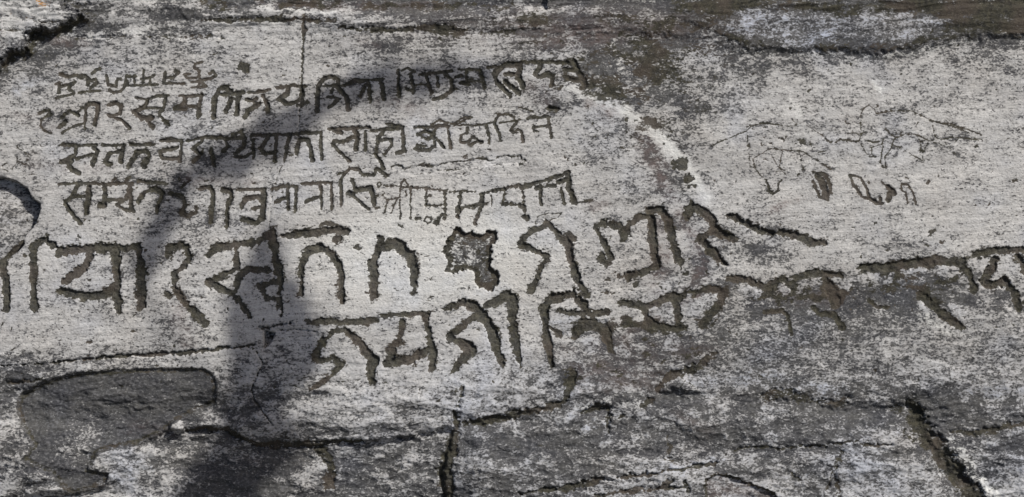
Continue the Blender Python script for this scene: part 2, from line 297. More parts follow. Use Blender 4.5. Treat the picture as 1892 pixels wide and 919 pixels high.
# second row
L(2, (6, [(112,268),(136,269),(177,268)]), (7, [(142,270),(138,287),(113,300)]), (8, [(113,300),(132,299)]), (9, [(127,303),(132,312),(145,320)]), (5, [(140,294),(170,286)]), (8, [(172,273),(180,278),(170,305)]))
L(2, (5, [(190,268),(231,268)]), (8, [(227,269),(222,300)]), (8, [(226,278),(201,283),(193,300),(204,303)]))
L(2, (6, [(240,267),(284,266)]), (9, [(237,309),(252,282),(269,278),(275,285),(268,309)]), (12, [(270,296),(266,306)]))
L(2, (7, [(298,260),(337,259),(332,298)]), (7, [(329,272),(295,280),(300,293),(332,292)]))
L(2, (6, [(346,261),(375,253),(401,256)]), (7, [(376,256),(372,264),(355,274),(370,286),(357,300)]), (4, [(376,276),(373,286)]), (7, [(390,274),(397,306)]))
L(2, (6, [(405,255),(428,257),(452,255)]), (6, [(414,256),(422,272),(411,282)]), (7, [(431,250),(445,243),(453,256),(450,272),(434,284)]), (6, [(434,290),(453,291),(467,282)]), (6, [(467,259),(469,293)]))
L(2, (6, [(464,251),(537,248)]), (7, [(495,255),(481,276),(490,285),(511,281)]), (7, [(512,252),(508,297)]), (7, [(534,250),(526,295)]))
L(2, (6, [(543,247),(592,245)]), (8, [(548,283),(553,259),(569,259),(577,296)]), (6, [(592,245),(594,296)]))
L(2, (7, [(608,238),(684,236)]), (7, [(616,240),(632,246)]), (8, [(616,262),(637,262),(658,251)]), (6, [(613,267),(647,298)]), (9, [(655,240),(660,254),(658,276)]), (6, [(675,244),(676,277)]))
L(2, (6, [(686,243),(715,238),(736,237)]), (6, [(715,230),(739,233)]), (6, [(710,241),(697,257),(695,285),(707,309)]), (6, [(702,259),(723,257),(723,270),(712,285)]), (7, [(744,236),(746,280),(733,284)]))
L(2, (5, [(765,236),(830,233)]), (6, [(806,236),(801,249),(786,243),(770,249),(791,259),(801,251),(804,270),(791,279),(767,276)]), (4, [(770,270),(786,271)]), (6, [(806,254),(820,272)]), (6, [(827,236),(833,272)]), (3, [(796,230),(809,224),(830,228),(840,229)]))
L(2, (4, [(840,232),(896,230),(913,227)]), (3, [(840,227),(856,217),(873,216),(856,223),(843,229)]), (4.5, [(863,236),(862,246),(852,249),(850,264),(865,263),(874,253),(884,260),(871,268),(866,267)]), (6, [(886,262),(890,263)]), (5, [(899,232),(905,264)]))
L(2, (5, [(914,230),(920,215),(934,210),(950,216),(951,221)]), (3, [(913,211),(925,210)]), (5.5, [(916,233),(926,260)]), (3.5, [(925,228),(961,222)]), (5, [(955,225),(943,241),(950,246),(957,238),(963,242),(967,263)]))
L(2, (5, [(974,221),(982,217),(1015,216)]), (5, [(1012,216),(1015,233),(1019,254)]), (5, [(1015,232),(985,236),(986,242),(995,243)]), (9, [(1016,200),(1031,202)]), (2, [(957,200),(974,202),(984,206)]))
# third row
L(3, (6, [(108,341),(141,339),(177,340)]), (7, [(141,345),(131,366),(120,374)]), (8, [(120,374),(136,400),(149,412)]), (6, [(131,366),(167,361)]), (9, [(165,345),(159,394)]))
L(3, (6, [(183,341),(245,339)]), (9, [(193,343),(193,377)]), (11, [(184,379),(193,380)]), (7, [(193,371),(232,369),(240,345)]), (7, [(235,366),(217,379),(230,388),(245,390)]), (8, [(240,345),(243,390)]), (5, [(208,334),(213,330)]), (6, [(234,333),(240,328)]))
L(3, (6, [(256,336),(308,340)]), (9, [(256,374),(266,356),(287,349),(300,358),(290,390)]))
L(3, (7, [(313,357),(337,364),(342,379),(334,392),(347,400),(362,392),(362,381)]), (4, [(334,348),(350,335)]))
L(3, (8, [(371,349),(387,345),(394,358),(392,377),(389,411)]))
L(3, (8, [(410,351),(426,353),(428,366),(420,382),(420,418)]))
L(3, (6, [(441,351),(490,350)]), (10, [(448,380),(455,367),(481,364),(487,380),(485,403),(472,412),(448,406)]), (7, [(468,386),(481,384)]), (9, [(487,350),(487,380)]))
L(3, (6, [(503,348),(548,344)]), (6, [(532,345),(533,385)]), (6, [(509,374),(532,364)]), (6, [(547,344),(545,390)]))
L(3, (6, [(558,340),(613,338)]), (6, [(592,340),(594,386)]), (6, [(564,374),(592,361)]), (5, [(612,338),(613,385)]))
L(3, (6, [(631,379),(630,332),(647,311),(663,314),(671,324),(689,324),(697,311),(715,324)]), (6, [(652,332),(658,356)]), (13, [(645,357),(650,359)]), (6, [(647,358),(681,387)]), (9, [(658,351),(686,348),(692,377)]), (4, [(625,322),(641,318)]))
L(3, (2.4, [(697,341),(701,337),(705,341),(701,346),(697,341)]), (3.4, [(710,344),(739,345),(786,348)]), (2.4, [(739,345),(746,332),(754,343)]), (3.4, [(710,356),(707,361),(718,369),(736,366)]), (4, [(718,369),(710,392)]), (3.6, [(733,371),(723,395)]), (3.4, [(739,345),(740,405)]), (3.4, [(759,348),(759,403)]), (3, [(749,354),(751,362)]), dot=5)
L(3, (5, [(788,351),(788,379)]), (5, [(788,379),(822,379)]), (5, [(788,348),(825,353)]), (6, [(822,353),(822,405)]), (7, [(806,411),(817,398)]), (2.5, [(784,407),(788,400),(796,401),(798,408),(791,413),(784,407)]), (7, [(769,405),(775,405)]), dot=6)
L(3, (3.4, [(833,354),(877,354)]), (6, [(851,358),(846,400)]), (10, [(846,386),(847,392)]), (5, [(853,384),(898,378)]), (6.5, [(890,358),(890,382),(877,413)]), dot=6)
L(3, (6, [(895,356),(960,343)]), (6, [(932,350),(929,377),(960,379)]), (2, [(908,361),(908,382)]), (6, [(964,348),(968,382),(970,398)]), (10, [(969,402),(973,404)]), dot=7)
L(3, (8, [(966,345),(1005,334),(1051,319)]), (7, [(991,348),(1025,343)]), (7, [(999,345),(1000,379)]), (6, [(1036,348),(1043,377)]), (11, [(1049,324),(1051,350),(1062,374)]), (12, [(1033,335),(1044,333)]), (3, [(1062,374),(1075,374),(1096,369)]))
# fourth, large row
L(4, (12, [(4,480),(10,518),(11,573)]), (9, [(-10,492),(15,468),(38,448)]))
L(4, (9, [(61,461),(62,520),(63,568)]), (10, [(63,456),(70,448),(83,442),(97,455)]))
L(4, (10, [(106,467),(167,459),(256,458)]), ([8,9,14,12], [(164,468),(159,488),(146,503),(118,520)]), ([8,13,14,10], [(112,539),(157,548),(193,545),(214,528)]), (12, [(214,463),(219,573)]), ([11,17,11], [(255,461),(262,510),(261,565)]))
L(4, (9, [(308,471),(313,456),(342,456),(347,479),(324,508),(321,531),(337,555),(379,597)]), (7, [(310,540),(313,547)]))
L(4, (8, [(384,473),(397,458),(440,453),(480,445),(507,427)]), (8, [(436,461),(436,497),(387,521)]), (8, [(387,523),(439,550),(462,585)]), (8, [(495,499),(455,497),(441,508),(434,539)]), ([14,10,9,9,5], [(503,432),(509,482),(518,512),(518,549),(522,578)]), (7, [(481,530),(507,521),(516,525)]), (8, [(485,534),(492,551),(516,551)]))
L(4, ([6,12,11,12,5], [(522,435),(571,429),(605,427),(630,424),(643,428)]), (4, [(595,416),(610,413),(626,416)]), (8, [(620,445),(626,441)]))
L(4, ([6,9,11,12,12,11,9,5], [(556,544),(556,492),(571,464),(595,456),(621,479),(631,508),(631,534),(634,557)]))
L(4, ([13,10,12,13,16,18,14,8], [(689,549),(694,518),(689,487),(699,461),(731,450),(757,471),(767,497),(765,525)]), (10, [(702,443),(703,452)]), (4, [(765,535),(763,542)]))
L(4, (8, [(960,450),(968,440),(986,426),(1012,416)]), ([9,11,13,13,13,9], [(1012,413),(1028,429),(1049,452),(1054,471),(1064,503),(1068,521)]), (4, [(1068,521),(1085,538)]), ([8,8,7,6,9], [(960,453),(986,462),(1010,474),(999,497),(980,538)]), (6, [(1050,432),(1060,444)]))
L(4, (9, [(1101,421),(1122,411),(1143,418),(1153,439),(1161,418),(1185,400),(1200,403)]), (8, [(1104,424),(1117,452)]), (6, [(1117,450),(1130,477),(1122,488),(1111,479),(1114,470)]))
L(4, ([10,14,14,12,12,7], [(1200,390),(1221,387),(1234,408),(1240,435),(1247,460),(1260,496)]), (11, [(1203,403),(1206,440),(1207,465),(1213,487)]), (11, [(1213,492),(1187,503),(1161,511)]))
L(4, ([9,12,13,12,12,8], [(1271,403),(1276,382),(1297,390),(1315,403),(1323,426),(1357,442)]), (12, [(1318,426),(1297,442),(1307,460)]), ([12,7], [(1303,452),(1341,490)]), (6, [(1276,374),(1279,382)]))
L(4, ([6,11,10,9,12,13,5], [(1346,397),(1373,411),(1404,426),(1440,431),(1475,438),(1500,446),(1527,450)]))
# fifth row
L(5, (7, [(571,595),(637,594),(697,591)]), (6, [(707,584),(749,581),(793,578)]), (7, [(640,611),(621,610),(600,628),(582,662),(595,667),(616,662),(631,672),(626,680),(611,697),(574,720)]), ([8,12,16,12,8], [(642,612),(668,636),(689,665),(684,682),(689,708)]))
L(5, (8, [(744,597),(739,628),(718,646)]), ([11,15,15,11], [(723,649),(715,670),(754,667),(791,646)]), (10, [(788,586),(793,623),(799,659),(797,680)]))
L(5, ([9,11,14,14,13,14,11], [(822,573),(856,558),(872,565),(887,576),(908,607),(919,649),(929,672)]), (8, [(882,581),(856,602),(830,623)]), ([10,20,14,8], [(830,623),(870,646),(848,670),(836,688)]))
L(5, ([9,14,15,14,14,7], [(898,565),(937,547),(950,558),(947,586),(950,628),(962,676)]))
L(5, ([7,13,12,8,8,12,12], [(1020,677),(1012,636),(1009,597),(1004,571),(1020,552),(1057,544),(1078,565)]), (9, [(1036,576),(1064,580),(1122,578)]), (6, [(1010,602),(1036,620)]))
L(5, ([14,16,18,16,9], [(1062,618),(1078,602),(1111,599),(1122,623),(1129,648)]), depth=.5)
L(5, (10, [(1153,560),(1182,565),(1192,568),(1237,550),(1255,550)]), ([8,14,14,9], [(1190,568),(1195,594),(1211,602),(1263,607)]), (8, [(1247,552),(1255,597)]), depth=.7)
L(5, (9, [(1266,544),(1297,537),(1339,537),(1331,558),(1300,597)]), depth=.6)
L(5, ([8,12,14,12,12,12], [(1344,516),(1383,516),(1408,532),(1428,524),(1446,516),(1464,529)]), depth=.7)
L(5, ([6,12,11,6], [(1469,513),(1503,505),(1530,508),(1553,510)]), ([10,22,16], [(1524,510),(1532,531),(1545,560)]), depth=.7)
L(5, ([8,14,16,18,12], [(1590,497),(1647,492),(1699,486),(1735,482),(1778,484)]), depth=.8)
L(5, (10, [(1770,490),(1790,502),(1800,534)]), ([12,14,12], [(1702,547),(1749,586),(1778,607)]), depth=.5)
L(5, (10, [(1801,470),(1830,463),(1900,463)]), ([8,11,12,12,12,13,11], [(1840,479),(1830,497),(1817,518),(1827,526),(1856,518),(1872,539),(1882,568)]), (10, [(1880,476),(1900,505)]))
L(6, (7, [(1412,578),(1446,573),(1456,586),(1462,618)]), depth=.5)
L(6, (10, [(1503,568),(1516,581),(1543,581),(1558,607)]), depth=.6)
L(6, (8, [(1605,555),(1621,568),(1642,568)]), depth=.6)
# figures on the right
L(7, (2.2, [(1590,240),(1590,212),(1595,201),(1605,195),(1614,201),(1618,210),(1642,206),(1684,205),(1712,219),(1751,231),(1785,240)]), (2.8, [(1718,223),(1759,230),(1814,249)]), (2.4, [(1720,224),(1765,236),(1791,246)]), (2.4, [(1723,233),(1728,254),(1738,259),(1759,254),(1814,258)]), (2.4, [(1652,257),(1673,247),(1697,250),(1710,258),(1746,270)]), (2.4, [(1652,257),(1644,277),(1634,290),(1636,310)]), (2.6, [(1631,270),(1626,301),(1634,310)]), (2, [(1699,257),(1702,270),(1699,283)]), (1.8, [(1634,238),(1652,254)]), (2.4, [(1631,259),(1629,267),(1610,272),(1610,285),(1618,290)]), (2.2, [(1590,267),(1600,283),(1610,290)]), (2.2, [(1566,246),(1582,246),(1587,249),(1600,243)]), (3.2, [(1590,249),(1587,262),(1553,259),(1543,264)]), (1.4, [(1634,259),(1702,296)]), (1.6, [(1704,296),(1704,283),(1715,262),(1725,259)]), (1.4, [(1746,264),(1765,285)]), (4, [(1603,260),(1612,263),(1624,262)]), (3.5, [(1606,290),(1617,290)]), lab=1, depth=.7)
L(7, (2.4, [(1315,272),(1326,264),(1378,243),(1388,233),(1414,228),(1440,232)]), (1.8, [(1433,232),(1467,234),(1472,230),(1464,222)]), (1.8, [(1380,246),(1383,270)]), (2.2, [(1412,280),(1425,275),(1485,280),(1501,291),(1537,314)]), (2, [(1425,285),(1436,306),(1451,324)]), (2, [(1445,280),(1439,309)]), (1.8, [(1476,283),(1485,314)]), (2, [(1496,264),(1501,277)]), (2, [(1511,282),(1527,279)]), (2.2, [(1417,279),(1391,293),(1394,309),(1404,324),(1417,332)]), (1.6, [(1383,283),(1388,314)]), (1.6, [(1530,262),(1520,250),(1490,232)]), lab=2, depth=.7)
L(8, (3.6, [(1417,335),(1420,353),(1428,358),(1438,353),(1438,340),(1443,335)]))
L(8, (4.5, [(1571,324),(1590,330),(1603,351),(1607,369),(1592,364),(1577,340),(1571,324)]), (6, [(1607,369),(1621,377),(1629,377)]), (5, [(1626,366),(1627,372)]))
L(8, (3, [(1676,377),(1673,358),(1665,351),(1665,340),(1678,343),(1686,358),(1691,377)]))
L(8, (8, [(1640,345),(1648,352),(1652,358)]), (9, [(1645,356),(1640,370)]), (2.5, [(1629,335),(1636,342)]))
L(8, (12, [(1510,326),(1518,335),(1524,350),(1526,362)]), (5, [(1503,319),(1527,324),(1535,345),(1530,371),(1514,364),(1503,335)]), depth=.5)
L(9, (2, [(31,272),(47,283),(55,291)]), (2.2, [(13,301),(3,306),(5,312),(15,317)]), (2, [(21,314),(31,301),(31,290)]), (2, [(34,298),(47,304),(50,296)]))

FIRST = 20
rng = random.Random(4)
for k, (row, st, dot, dep, lab) in enumerate(LT):
    strokes = []
    for wv, pts in st:
        ws = wv if isinstance(wv, list) else [wv]*len(pts)
        if dot and max(ws) > 2.5:
            for (a, b), w1 in zip(zip(pts[:-1], pts[1:]), ws):
                n = max(2, int(math.hypot(b[0]-a[0], b[1]-a[1])/dot)+1)
                for i in range(n):
                    t = i/(n-1); q = (a[0]+(b[0]-a[0])*t+rng.uniform(-.6, .6), a[1]+(b[1]-a[1])*t+rng.uniform(-.6, .6))
                    strokes.append(([q], [w1*rng.uniform(.85, 1.35)]))
            strokes.append((pts, [v*.45 for v in ws]))
        else: strokes.append((pts, ws))
    xs = [p[0] for s in strokes for p in s[0]]; ys = [p[1] for s in strokes for p in s[0]]
    w = window(min(xs), min(ys), max(xs), max(ys), 26)
    big = row in (4, 5)
    rag = {0: .25, 4: .75, 5: .85, 7: .25, 9: .3, 8: .45}.get(row, .5)
    px = X[w]+rag*wx[w]; py = Y[w]+rag*wy[w]
    D = np.full(px.shape, 1e9, np.float32); DEP = np.zeros(px.shape, np.float32)
    for pts, ws in strokes:
        thin = min(1.0, (max(ws)/9)**1.2)
        d = seg_sdf(px, py, pts, ws)+soft[w]*(thin*.95 if big else thin*.42)
        d -= {0: .8, 4: 1.7, 5: 1.5, 7: .0, 9: .1, 8: .3}.get(row, .15)
        m = sst(1.8, -3.2, d)
        DEP = np.maximum(DEP, m*dep*min(.0062, .00045*max(ws)+.0002*max(0, max(ws)-7)))
        D = np.minimum(D, d)
    Z[w] -= DEP*np.clip(.85+.75*fbm(X[w], Y[w], 26, 161, 2), .25, 1.4)
    amt = .8 if row in (7, 9) else 1.0
    MOSS_SHADE[w] = np.maximum(MOSS_SHADE[w], amt*sst(1.3, -1.0, D)); MOSS_SHADE[w] = np.maximum(MOSS_SHADE[w], (.52 if big else .40)*sst(11 if big else 6, 0, D)*np.clip(.45+1.3*fbm(X[w], Y[w], 22, 167, 2), 0, 1)); DENS[w] += .22*sst(7, 0, D)*np.clip(.5+1.2*fbm(X[w], Y[w], 30, 163, 2), 0, 1)
    LAB[w] = np.where((D < 0.6), FIRST+k, LAB[w])
# roughness of chisel work in the cuts
Z += np.clip(MOSS_SHADE, 0, 1)*(0.0022*fbm(X, Y, 7, 151, 3))

# peck marks and little pits
r = np.random.RandomState(7)
for i in range(620):
    x = r.uniform(0, 1892); y = r.uniform(60, 720); s = r.choice([2, 2.5, 3, 3.5, 4.5, 6], p=[.3, .25, .2, .12, .08, .05])
    groove([(x, y), (x+r.uniform(-3, 5), y+r.uniform(-1.5, 1.5))], float(s), .0012, .85, 1.2)
for x, y, s in ((1414,236,5),(1427,247,5),(1413,253,5),(1409,267,7),(1422,265,9),(1391,241,5),(1415,297,7),(1446,259,6),(1454,254,6),(1480,262,12),(1530,262,9),(1383,270,6),(990,202,1),(852,322,8),(868,328,3),(592,492,3),(795,550,7),(793,563,4),(1877,335,8),(1880,325,4),(1510,397,6),(1725,427,9),(1740,445,8),(450,123,20),(452,128,14),(660,455,8),(665,448,5),(1130,505,4),(1145,512,8),(1125,516,8),(1085,545,9),(1075,542,7),(1175,525,9),(1168,536,6),(1120,541,7),(1255,305,24),(1272,330,16),(1278,345,12),(238,605,4),(249,612,6),(163,636,7)):
    groove([(x-s*.3, y), (x+s*.3, y)], float(s)*.8, .0015, .8, 1.3)
for pts in ([(775,425),(779,418),(784,426)], [(752,445),(760,440),(765,446)], [(776,470),(786,474),(796,470)], [(586,496),(592,491),(600,495),(592,499),(586,496)], [(793,545),(798,550),(794,557),(788,552),(793,545)], [(1135,500),(1142,492),(1152,493)], [(1110,543),(1120,538),(1130,541),(1130,548)], [(963,292),(972,297),(966,301)], [(785,520),(797,515),(806,521)], [(855,528),(868,531)]):
    groove(pts, 2.2, .001, .6, .6)

# stains, bright washes
patch(DENS, [(1040,162),(1090,176),(1150,205),(1200,240),(1245,280),(1280,320),(1308,370)], [6, 14, 20, 20, 18, 14, 8], -.6, .8, .15)
patch(DENS, [(1060,150),(1120,165),(1180,200),(1235,240),(1275,280),(1310,330)], [10, 20, 22, 22, 20, 14], .28, .9)
patch(DENS, [(1020,178),(1090,200),(1150,232),(1200,270),(1235,310),(1265,370)], [10, 18, 20, 24, 24, 14], .18, .9)
patch(PALE, [(1040,162),(1090,176),(1150,205),(1200,240),(1245,280),(1280,320),(1308,370)], [6, 14, 20, 20, 18, 14, 8], .9, .8, .15)
patch(PALE, [(1133,70),(1130,85)], [14, 20], .5); patch(PALE, [(1128,120),(1132,145)], [20, 22], .6)
patch(PALE, [(1144,110),(1146,160),(1158,200)], 2.5, .8, .8, .1); patch(PALE, [(1612,142),(1622,160),(1632,182)], [2, 5, 2], 1, .6, .1); patch(PALE, [(1460,180),(1478,220)], [5, 10], .5)
patch(PALE, [(1685,545),(1720,590),(1760,610)], [8, 12, 6], .6)
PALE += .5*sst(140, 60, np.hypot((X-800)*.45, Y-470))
for pts, ws, a in (([(1180,235),(1205,280),(1225,340)], [26, 40, 20], .7), ([(1215,420),(1225,480),(1212,530)], [20, 36, 22], .8), ([(1085,185),(1130,210)], [24, 26], .7), ([(985,160),(1010,180)], [30, 30], .5), ([(330,575),(350,630)], [22, 30], .6), ([(1000,80),(1100,70)], [20, 30], .4), ([(700,190),(780,205)], [14, 26], .4), ([(1100,380),(1120,375)], 18, .5), ([(1430,385),(1490,365)], [12, 14], .6), ([(660,80),(700,85)], 18, .3), ([(960,50),(1090,54)], [4, 6], .8), ([(480,6),(620,10),(800,8)], [10, 16, 10], .7), ([(1120, 60),(1250,50)], [30, 30], .35), ([(100,75),(160,85)], [14, 14], .5), ([(30,215),(90,235)], [20, 26], .3), ([(60,300),(200,310)], [30, 20], .3), ([(340,330),(480,335)], [14, 12], .5), ([(1440,545),(1540,550)], [24, 30], .6), ([(1260,770),(1300,800)], [30, 20], .2), ([(1210,590),(1160,620)], [20, 26], .5), ([(235,790),(320,800)], 20, .3), ([(1080,690),(1200,700)], [40, 50], .5), ([(1040,640),(1300,650)], [20, 40], .35)):
    patch(WARM, pts, ws, a)
for pts, ws, a in (([(1350,60),(1450,50),(1560,55),(1700,50)], [20, 60, 70, 40], .8), ([(1425,705),(1500,722),(1570,728)], [24, 30, 16], 1.0), ([(215,885),(262,862)], [26, 30], 1.0), ([(1090,792),(1120,800)], [20, 20], .8), ([(1010,600),(1060,590)], [20, 16], .6), ([(850,600),(880,580)], [20, 30], .5), ([(860,540),(930,535)], [20, 20], .5), ([(1260,860),(1220,868)], [18, 16], .7), ([(1660,800),(1680,790)], 16, .7), ([(60,890),(100,893)], 16, .9), ([(455,870),(470,885)], 16, .8), ([(1700,730),(1892,720)], [16, 22], .6), ([(60,140),(30,160)], 24, .6), ([(1400,560),(1500,620),(1400,660)], [30, 60, 60], .4)):
    patch(BLUE, pts, ws, a)
patch(BLUE, [(0, 380), (15, 440)], [60, 40], .5)
patch(MOSS_SHADE, [(1340, 530), (1412, 546), (1477, 541), (1530, 545), (1580, 535), (1628, 512), (1686, 508), (1745, 520), (1775, 515)], [8, 26, 28, 36, 20, 34, 44, 40, 20], .85, .75, .45)
patch(DENS, [(1340, 545), (1420, 565), (1530, 575), (1640, 560), (1720, 550), (1780, 550)], [30, 50, 50, 60, 70, 50], .35, .8)
patch(MOSS_SHADE, [(1150, 590), (1220, 612), (1290, 600)], [14, 26, 10], .7, .8, .5); patch(MOSS_SHADE, [(1062, 610), (1100, 596), (1145, 600)], [12, 22, 12], .6, .8, .5)
patch(MOSS_SHADE, [(1175, 600), (1185, 640), (1200, 660)], [14, 18, 10], .6, .8, .6); patch(MOSS_SHADE, [(1345, 545), (1310, 580), (1300, 600)], [22, 26, 10], .6, .8, .6)
patch(MOSS_SHADE, [(1215, 700), (1260, 665), (1320, 652)], [14, 34, 20], .5, .9, .6); patch(MOSS_SHADE, [(1695, 550), (1710, 540), (1750, 580), (1775, 600)], [14, 30, 24, 14], .6, .8, .6)
patch(MOSS_SHADE, [(380, 8), (560, 4), (750, 12), (950, 10)], [14, 26, 20, 22], .55, .7, .5); patch(DENS, [(300, 18), (380, 30), (480, 30)], [10, 18, 10], .4)
BLUE += .38*low*sst(500, 1000, X)
# clumps of lichen, stronger where it is thick
DENS *= 1+.85*fbm(X, Y, 17, 241, 3, 1.5, 1, .6)+.35*fbm(X, Y, 60, 245, 2)
sp_ = np.exp(-(((X-1165)/150)**2+((Y-150)/110)**2)); MOSS_SHADE = np.maximum(MOSS_SHADE, sp_*(.5+1.1*fbm(X, Y, 24, 249, 3, 1.6, 1)))
sp_ = np.exp(-(((X-1060)/260)**2+((Y-50)/34)**2)); MOSS_SHADE = np.maximum(MOSS_SHADE, sp_*(.35+1.0*fbm(X, Y, 30, 253, 3, 2.2, .8))); WARM += .35*sp_
BP = [(1330, 50), (1350, 28), (1400, 18), (1460, 24), (1500, 22), (1560, 30), (1600, 20), (1680, 22), (1730, 32), (1745, 55), (1700, 66), (1650, 80), (1600, 78), (1540, 74), (1480, 90), (1420, 78), (1370, 66)]
w = window(1150, -40, 1990, 110, 30); lim = np.interp(X[w], [1150, 1300, 1380, 1460, 1640, 1700, 1780, 1990], [10, 50, 90, 92, 98, 88, 70, 60]).astype(np.float32)
top = sst(4, -6, Y[w]-lim+2*wy[w])*sst(1180, 1330, X[w]); db = poly_sdf(X[w]+3*wx[w], Y[w]+2*wy[w], BP); inb = sst(16, -12, db+7*fbm(X[w], Y[w], 18, 255, 2))
DENS[w] = DENS[w]*(1-top)+top*(.95*(1-inb)+inb*(.50+.25*fbm(X[w], Y[w], 20, 257, 3)))
MOSS_SHADE[w] = np.maximum(MOSS_SHADE[w], top*(1-inb)*(.55+.6*fbm(X[w], Y[w], 26, 261, 3, 2, .8))); BLUE[w] += inb*.9
PALE[w] += .7*sst(7, 0, np.abs(Y[w]-lim-6+wy[w]))*sst(1350, 1380, X[w])*(.5+fbm(X[w], Y[w], 40, 265, 2)); Z[w] += top*.004  # lit lip below the dark upper band is painted pale
patch(DENS, [(380, 42), (470, 48), (560, 47)], [4, 9, 8], -.35, .8); patch(PALE, [(470, 47), (556, 46)], 5, .5); patch(PALE, [(480, 16), (550, 23), (620, 25)], [4, 7, 4], .7, .8)  # ridge highlight and bright ledge edge painted into the colour
patch(DENS, [(480, 16), (550, 23), (620, 25)], [4, 8, 4], -.5, .8); patch(PALE, [(770, 45), (850, 46)], 4, .6); patch(PALE, [(110, 68), (180, 64), (240, 57), (340, 45)], [4, 8, 7, 6], .5); patch(DENS, [(110, 68), (180, 64), (240, 57), (340, 45)], [4, 8, 8, 8], -.3)  # first patch thins the flecks along the painted ridge highlight
patch(MOSS_SHADE, [(800, 55), (850, 60)], [14, 20], .6, .9, .5); patch(MOSS_SHADE, [(380, 18), (470, 30), (540, 36)], [16, 16, 8], .5, .8, .6)
patch(DENS, [(1000,90),(1060,95),(1180,120),(1270,200)], [30, 60, 90, 60], .26); patch(DENS, [(1180,230),(1215,330)], [20, 36], .3); patch(DENS, [(1220,460),(1222,510)], [24, 28], .3)
patch(DENS, [(1295,470),(1298,500),(1280,530)], [8, 12, 10], .45); patch(DENS, [(1340,430),(1420,470)], [20, 30], .3)
patch(DENS, [(700,85),(760,92)], [14, 14], .3); patch(DENS, [(520,75),(600,80)], [8, 10], .3); patch(DENS, [(730,70),(760,72)], 12, .3)
patch(DENS, [(290,540),(320,600),(350,640)], [20, 26, 20], .15); patch(DENS, [(1490,150),(1500,140)], 26, .35); patch(DENS, [(1735,125),(1760,115)], 22, .3)
patch(DENS, [(920,815),(1040,835)], [30, 26], .35); patch(DENS, [(1720,255),(1780,256)], [6, 10], .4); patch(DENS, [(1060,620),(1300,610)], [20, 30], .15)
patch(DENS, [(1330,585),(1600,560)], [30, 30], .1); patch(DENS, [(1130,665),(1300,650)], [30, 40], .2)
patch(MOSS_SHADE, [(1080,118),(1200,30),(1290,55)], [4, 20, 12], .5, 1, .6); patch(MOSS_SHADE, [(1150,135),(1215,145)], [14, 16], .6, 1, .6); patch(MOSS_SHADE, [(1200,225),(1215,232)], 14, .7)
patch(MOSS_SHADE, [(1130,30),(1180,34)], 14, .55); patch(MOSS_SHADE, [(1250,15),(1500,20),(1892,30)], [18, 10, 30], .5, 1, .5); patch(MOSS_SHADE, [(1340,520),(1420,560),(1560,545),(1700,530)], [8, 24, 14, 24], .45, 1, .6)
patch(MOSS_SHADE, [(1050,590),(1150,600),(1260,610)], [8, 24, 12], .5, 1, .6); patch(MOSS_SHADE, [(350,5),(500,4),(700,8),(1000,8)], [20, 16, 18, 14], .4, 1, .5)
patch(MOSS_SHADE, [(1050,690),(1060,740)], [24, 14], .5, 1, .5); patch(MOSS_SHADE, [(500,800),(560,815)], [10, 18], .5)
patch(MOSS_SHADE, [(1255,305),(1272,330)], [14, 10], .5)
ORANGE = np.zeros_like(X); patch(ORANGE, [(82,10),(92,12)], [12, 10], 1.6, .9, .6); patch(ORANGE, [(26,20),(28,24)], [7, 6], .7, .8, .6); patch(ORANGE, [(52,33),(66,32)], 4, .5); patch(ORANGE, [(1472,97)], [4], .8)
db = poly_sdf(X+.6*wx, Y+.6*wy, BIG); inb = sst(3, -4, db)
tgt = .99+.10*fbm(X, Y, 34, 271, 3, 1.4, 1)-.50*sst(70, 5, np.hypot((X-145)*.75, Y-822))-.22*sst(60, 5, np.hypot((X-190)*.5, Y-775))
DENS = DENS*(1-inb)+inb*np.clip(tgt, .3, 1.0); MOSS_SHADE = MOSS_SHADE*(1-inb)+inb*MOSS_SHADE*.7; DENS += .45*sst(9, 0, np.abs(db+2)); MOSS_SHADE = np.maximum(MOSS_SHADE, .55*sst(6, 1, np.abs(db+4)))
INB = inb
# pale islands left standing between the worn strokes, and bare flakes lower down
for pts in ([(1728,490),(1752,490),(1753,512),(1742,519),(1730,508)], [(1750,558),(1768,556),(1790,578),(1776,591),(1760,585)], [(1694,562),(1706,560),(1718,572),(1716,582),(1702,576)], [(1436,524),(1448,524),(1464,534),(1452,545),(1438,538)], [(1555,522),(1570,528),(1566,536),(1552,532)], [(1380,524),(1400,528),(1412,540),(1396,552),(1372,546),(1360,534)], [(1200,572),(1238,560),(1246,596),(1215,598)], [(1272,556),(1328,542),(1316,566),(1290,584),(1268,586)], [(1040,604),(1062,600),(1056,622),(1036,620)], [(1098,585),(1126,590),(1122,602),(1104,598)], [(1074,632),(1090,618),(1108,626),(1108,652),(1084,656)], [(1134,642),(1152,634),(1168,642),(1164,664),(1140,660)], [(1230,622),(1250,614),(1262,632),(1246,660),(1222,650)], [(1680,496),(1710,496),(1708,504),(1684,504)], [(1562,516),(1600,510),(1596,518),(1566,522)]):
    xs = [p[0] for p in pts]; ys = [p[1] for p in pts]; w = window(min(xs), min(ys), max(xs), max(ys), 16)
    k = sst(3, -4, poly_sdf(X[w]+.8*wx[w], Y[w]+.8*wy[w], pts)+.8*soft[w])
    MOSS_SHADE[w] *= 1-.95*k; DENS[w] = DENS[w]*(1-k)+k*(.27+.2*fbm(X[w], Y[w], 9, 281, 2)); Z[w] += .0012*k; BLUE[w] += .25*k
db = poly_sdf(X+.6*wx, Y+.6*wy, PITL); DENS += .3*sst(8, 0, np.abs(db+1)); Z -= .003*sst(14, 0, db)*sst(-20, 0, db)
patch(PALE, [(20, 20), (60, 40), (110, 35)], [60, 60, 20], .5); patch(DENS, [(20, 30), (60, 45), (110, 38)], [60, 50, 20], -.15)
